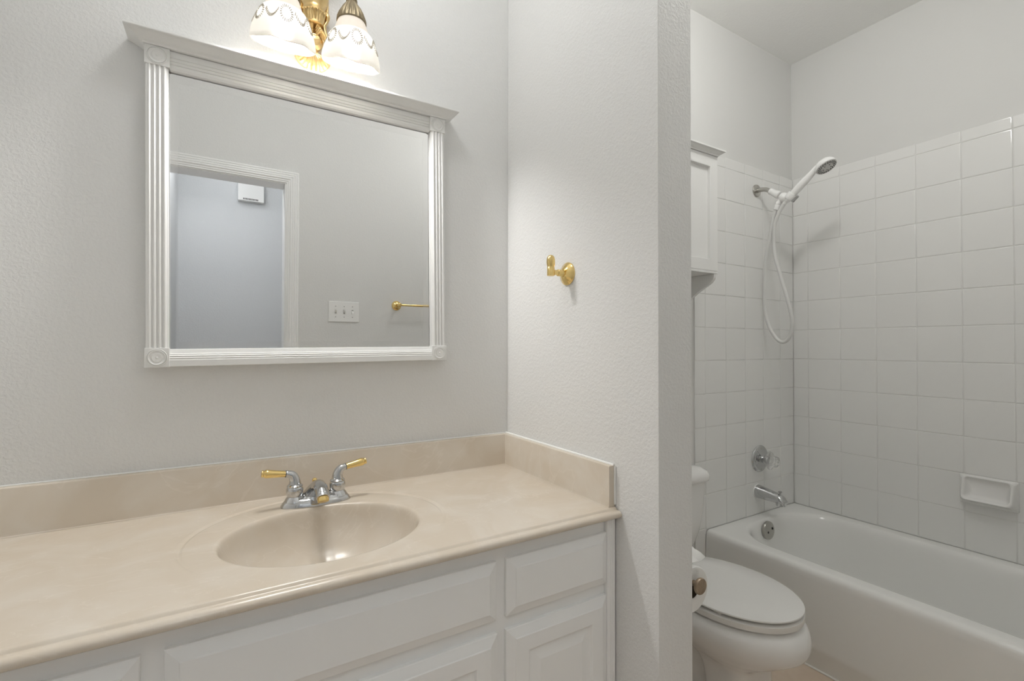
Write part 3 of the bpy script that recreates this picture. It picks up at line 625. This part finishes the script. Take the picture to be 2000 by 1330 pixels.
for q in range(len(secs) - 1):
    P0, P1, P2, P3 = secs[max(q - 1, 0)], secs[q], secs[q + 1], secs[min(q + 2, len(secs) - 1)]
    for k in range(4):
        t = k / 4; fine.append([.5 * (2 * b + (c - a) * t + (2 * a - 5 * b + 4 * c - d) * t * t + (3 * b - a - 3 * c + d) * t ** 3) if 3 <= q <= 10 else b + (c - b) * t for a, b, c, d in zip(P0, P1, P2, P3)])
fine.append(list(secs[-1]))
loft(bm, [egg(a, b, c, d, e_, f, g_, 112) for a, b, c, d, e_, f, g_ in fine])
obj('bowl', bm, M_porc, to, 60)
bm = NB(); loft(bm, [egg(-.10, -.43, .095, -.27, z, 4, 4) if z < .02 else egg(-.10, -.43, .070, -.27, z, 3, 3) for z in (.001, .012, .03, .14)] + [egg(-.11, -.45, .085, -.27, .20, 3, 3), egg(-.12, -.46, .12, -.28, .26, 2.6, 2.6)]); obj('trapway', bm, M_porc, to, 60)
bm = NB(); loft(bm, [egg(-.195, -.650, .168, -.435, .3735), egg(-.192, -.656, .1735, -.435, .3755), egg(-.192, -.657, .1745, -.435, .392), egg(-.195, -.653, .170, -.435, .3955), egg(-.21, -.63, .15, -.43, .396)])
st = obj('seat', bm, M_seat, to, 50)
for x, y in ((-.145, -.50), (.145, -.50), (-.10, -.26), (.10, -.26)):
    bm = NB(); box(bm, TX + x - .012, TX + x + .012, y - .014, y + .014, .3955, .4025, .002); obj('bumper', bm, M_seat, st)
bm = NB(); loft(bm, [egg(-.192, -.645, .163, -.435, .4030), egg(-.190, -.654, .1715, -.435, .4035), egg(-.190, -.657, .174, -.435, .4060), egg(-.190, -.6565, .1735, -.435, .4095), egg(-.192, -.652, .169, -.435, .4115), egg(-.25, -.55, .09, -.425, .4135)]); obj('lid', bm, M_seat, to, 50)
for sx in (-1, 1):
    bm = NB(); lathe(bm, (TX + sx * .075 - .018, -.188, .395), (1, 0, 0), [(.010, 0), (.012, .002), (.012, .034), (.010, .036)], 16); obj('hinge', bm, M_seat, to)
def tk(hw, yb, yf, r, z, bow=.018):
    return [(TX + x, y - (bow * (1 - (x / hw) ** 2) if y < (yb + yf) / 2 else 0), z) for x, y in rrect(-hw, hw, yf, yb, r, 8)]
bm = NB(); loft(bm, [tk(.150, -.03, -.150, .03, .3695), tk(.160, -.025, -.160, .035, .385), tk(.180, -.022, -.174, .035, .42), tk(.199, -.02, -.183, .035, .47), tk(.213, -.02, -.189, .035, .54), tk(.221, -.02, -.192, .035, .62), tk(.224, -.02, -.193, .035, .664)]); obj('tank', bm, M_porc, to, 50)
bm = NB(); loft(bm, [tk(.228, -.016, -.196, .04, .6645), tk(.237, -.013, -.204, .045, .668), tk(.2405, -.012, -.207, .046, .678), tk(.240, -.012, -.206, .046, .690), tk(.233, -.014, -.200, .045, .704), tk(.215, -.025, -.183, .04, .714), tk(.17, -.05, -.14, .035, .718)]); obj('tank_lid', bm, M_porc, to, 50)
bm = NB(); lathe(bm, (TX - .165, -.203, .63), (0, -1, 0), [(.012, -.005), (.012, .006), (.008, .008)], 20); tube(bm, [(TX - .165, -.210, .63), (TX - .13, -.222, .622), (TX - .09, -.224, .612)], [.006, .005, .006], 12, 4); obj('flush_lever', bm, M_chrome, to)

# ------------------------------------------------------------------ toilet paper on its holder (hung on the partition)
RX, RZ, RR = -1.592, .576, .058
th = thing('toilet_paper_holder', 'toilet paper holder with a round brown end knob on the partition beside the toilet', 'toilet paper holder', (PX1, -.49, .594))
bm = NB(); lathe(bm, (PX1 + .0005, -.485, .594), (1, 0, 0), [(.026, 0), (.026, .003), (.020, .008), (.011, .010)], 32); obj('flange', bm, M_copper, th)
bm = NB(); tube(bm, [(PX1 + .008, -.485, .594), (RX - .02, -.485, .594), (RX - .003, -.490, .594), (RX, -.505, .594), (RX, -.625, .594)], .0075, 16, 6); obj('rod', bm, M_copper, th)
bm = NB(); lathe(bm, (RX, -.622, .594), (0, -1, 0), [(.008, 0), (.0185, .002), (.0205, .005), (.0205, .009), (.019, .0115), (.001, .0135)], 36); obj('end_knob', bm, M_copper, th, 40, label='round brown end knob')
tpr = thing('toilet_paper_roll', 'white toilet paper roll hanging beside the toilet', 'toilet paper', (RX, -.56, RZ - RR))
bm = NB()
def circ(r, y): return [(RX + r * math.cos(2 * PI * k / 64), y, RZ + r * math.sin(2 * PI * k / 64)) for k in range(64)]
Lp = [circ(.0215, -.608), circ(.050, -.6095), circ(RR - .002, -.609), circ(RR, -.606), circ(RR, -.514), circ(RR - .002, -.511), circ(.0215, -.512)]
loft(bm, Lp, False, False); obj('paper_wound', bm, M_paper, tpr, 50)
bm = NB(); loft(bm, [circ(.0215, -.6075), circ(.0215, -.5125), circ(.0203, -.5125), circ(.0203, -.6075), circ(.0215, -.6075)], False, False); obj('cardboard_core', bm, M_core, tpr, label='dark cardboard core')
bm = NB(); pts = []
sheet = []
for i in range(15):
    t = i / 14
    if i < 7: a = R(60 + 55 * t * 2); p = (RX + (RR + .0015) * math.cos(a), RZ + (RR + .0015) * math.sin(a))
    sheet.append(None)
g_ = []
for i in range(14):
    t = i / 13; row = []
    for k in range(9):
        s = k / 8; y = -.600 + .088 * s
        x = RX - .026 + .085 * t + .004 * math.sin(9 * s + 3 * t); z = RZ + RR - .006 + .052 * math.sin(min(1, t * 1.25) * PI * .5) * (.35 + .65 * s) + .004 * math.sin(7 * t + 5 * s) - .006 * t
        if i == 13: z += .003 * math.sin(11 * s)
        row.append((x, y, z))
    g_.append(row)
V1 = [[bm.verts.new(p) for p in r] for r in g_]; V2 = [[bm.verts.new((p[0], p[1], p[2] - .0012)) for p in r] for r in g_]
for V in (V1, V2):
    for a, b in zip(V, V[1:]): loop_bridge(bm, a, b, False)
for e1, e2 in ((V1[0], V2[0]), (V1[-1], V2[-1]), ([r[0] for r in V1], [r[0] for r in V2]), ([r[-1] for r in V1], [r[-1] for r in V2])): loop_bridge(bm, e1, e2, False)
obj('loose_sheet', bm, M_paper, tpr, 60)

# ------------------------------------------------------------------ wall cabinet above the toilet
wc = thing('wall_cabinet', 'white wall cabinet with crown top and curved brackets above the toilet', 'cabinet', (-1.19, 0, 1.345))
cx0, cx1, cyf = -1.468, -.912, -.200
bm = NB(); box(bm, cx0 + .001, cx1 - .001, cyf + .019, -.0095, 1.497, 1.962); box(bm, cx0, cx1, cyf + .0005, -.0095, 1.4885, 1.498, .001); obj('carcass', bm, M_frame, wc, wn=True)
mid = (cx0 + cx1) / 2
for a, b in ((cx0, mid - .001), (mid + .001, cx1)):
    bm = NB(); z0, z1 = 1.4985, 1.9615
    face_y(bm, a, b, z0, z1, [(0, cyf + .018), (0, cyf + .001), (.001, cyf), (.0445, cyf), (.0455, cyf + .001), (.0465, cyf + .012), (.0475, cyf + .0125)]); obj('door', bm, M_frame, wc, 25, wn=True)
    
bm = NB(); cp2 = [(0, 0), (.003, .001), (.0045, .005), (.012, .009), (.020, .0155), (.0235, .0165), (.0235, .0225), (0, .0225)]
def crown2(k):
    return [[(cx0 - d, -.0095, 1.9625 + h), (cx0 - d, cyf - d, 1.9625 + h), (cx1 + d, cyf - d, 1.9625 + h), (cx1 + d, -.0095, 1.9625 + h)][k] for d, h in cp2]
loft(bm, [crown2(k) for k in range(4)]); box(bm, cx0, cx1, cyf, -.0095, 1.963, 1.9845); obj('crown_moulding', bm, M_frame, wc, 28)
curve = [(-.1976, 1.488), (-.1965, 1.475), (-.192, 1.464), (-.181, 1.4535), (-.165, 1.444), (-.145, 1.434), (-.118, 1.419), (-.09, 1.400), (-.065, 1.381), (-.045, 1.366), (-.030, 1.356), (-.0095, 1.350), (-.0095, 1.488)]
for x in (cx0 + .006, cx1 - .021):
    bm = NB(); extrude_poly(bm, [(x, y, z) for y, z in curve], (.015, 0, 0)); obj('bracket', bm, M_frame, wc, 25)
bm = NB(); lathe(bm, (-1.03, -.13, 1.4884), (0, 0, -1), [(.005, 0), (.0045, .001), (.001, .0012)], 16); obj('screw', bm, M_dark, wc)

# ------------------------------------------------------------------ things on the front wall, seen in the mirror
sw = thing('light_switch', 'white three-gang toggle light switch plate seen in the mirror', 'light switch', (-2.029, YF, 1.389))
swx, swz = -2.029, 1.389
bm = NB(); loft(bm, [[(x, YF + d, z) for x, z in rrect(swx - .084 + i, swx + .084 - i, swz - .058 + i, swz + .058 - i, .005, 5)] for i, d in ((0, .0004), (0, .0035), (.0015, .0052), (.004, .006))]); obj('plate', bm, M_plast, sw, wn=True)
for k, up in ((-1, 1), (0, 1), (1, -1)):
    x = swx + k * .046
    bm = NB(); loft(bm, [[(x + a, YF + d, swz + b) for a, b in ((-.005, -.012), (.005, -.012), (.005, .012), (-.005, .012))] for d in (.0058, .0066)]); tg = obj('toggle_slot', bm, M_grey, sw)
    bm = NB(); q = up * .006
    loft(bm, [[(x + a * s_, YF + d, swz + o + b * s_) for a, b in ((-.0042, -.006), (.0042, -.006), (.0042, .006), (-.0042, .006))] for s_, d, o in ((1, .006, 0), (.85, .017, q * 1.6), (.7, .018, q * 1.7))]); obj('toggle', bm, M_plast, tg)
    for dz in (.030, -.030):
        bm = NB(); lathe(bm, (x, YF + .0058, swz + dz), (0, 1, 0), [(.0032, 0), (.0030, .0012), (.0004, .0016)], 12); obj('screw', bm, M_grey, sw)
tbx, tbz = -1.7259, 1.438
tr_ = thing('towel_bar', 'polished brass towel bar on the front wall, seen at the right edge of the mirror', 'towel bar', (tbx, YF, tbz))
for x in (tbx, tbx + .61):
    bm = NB(); lathe(bm, (x, YF + .0005, tbz), (0, 1, 0), [(.0285, 0), (.0285, .003), (.027, .005), (.012, .015), (.009, .016)], 40); obj('flange', bm, M_brass, tr_)
    bm = NB(); lathe(bm, (x, YF + .014, tbz), (0, 1, 0), [(.009, 0), (.0085, .03), (.0115, .034), (.0125, .045), (.0115, .056), (.006, .060)], 28); obj('post', bm, M_brass, tr_)
bm = NB(); tube(bm, [(tbx, YF + .058, tbz), (tbx + .61, YF + .058, tbz)], .0065, 18, 1); obj('bar', bm, M_brass, tr_)
chx, chz = -2.4535, 2.272
dc = thing('door_chime', 'white box door chime on the hall wall, seen through the doorway in the mirror', 'door chime', (chx, -2.45, 2.20))
bm = NB(); box(bm, chx - .080, chx + .080, -2.449, -2.405, chz - .072, chz + .068, .004); cv = obj('cover', bm, M_plast, dc, wn=True)
bm = NB()
for k in range(11): box(bm, chx - .045 + k * .0085 - .0027, chx - .045 + k * .0085 + .0027, -2.4054, -2.4044, chz - .065, chz - .054)
obj('sound_slot', bm, M_dark, cv, label='row of dark sound slots')
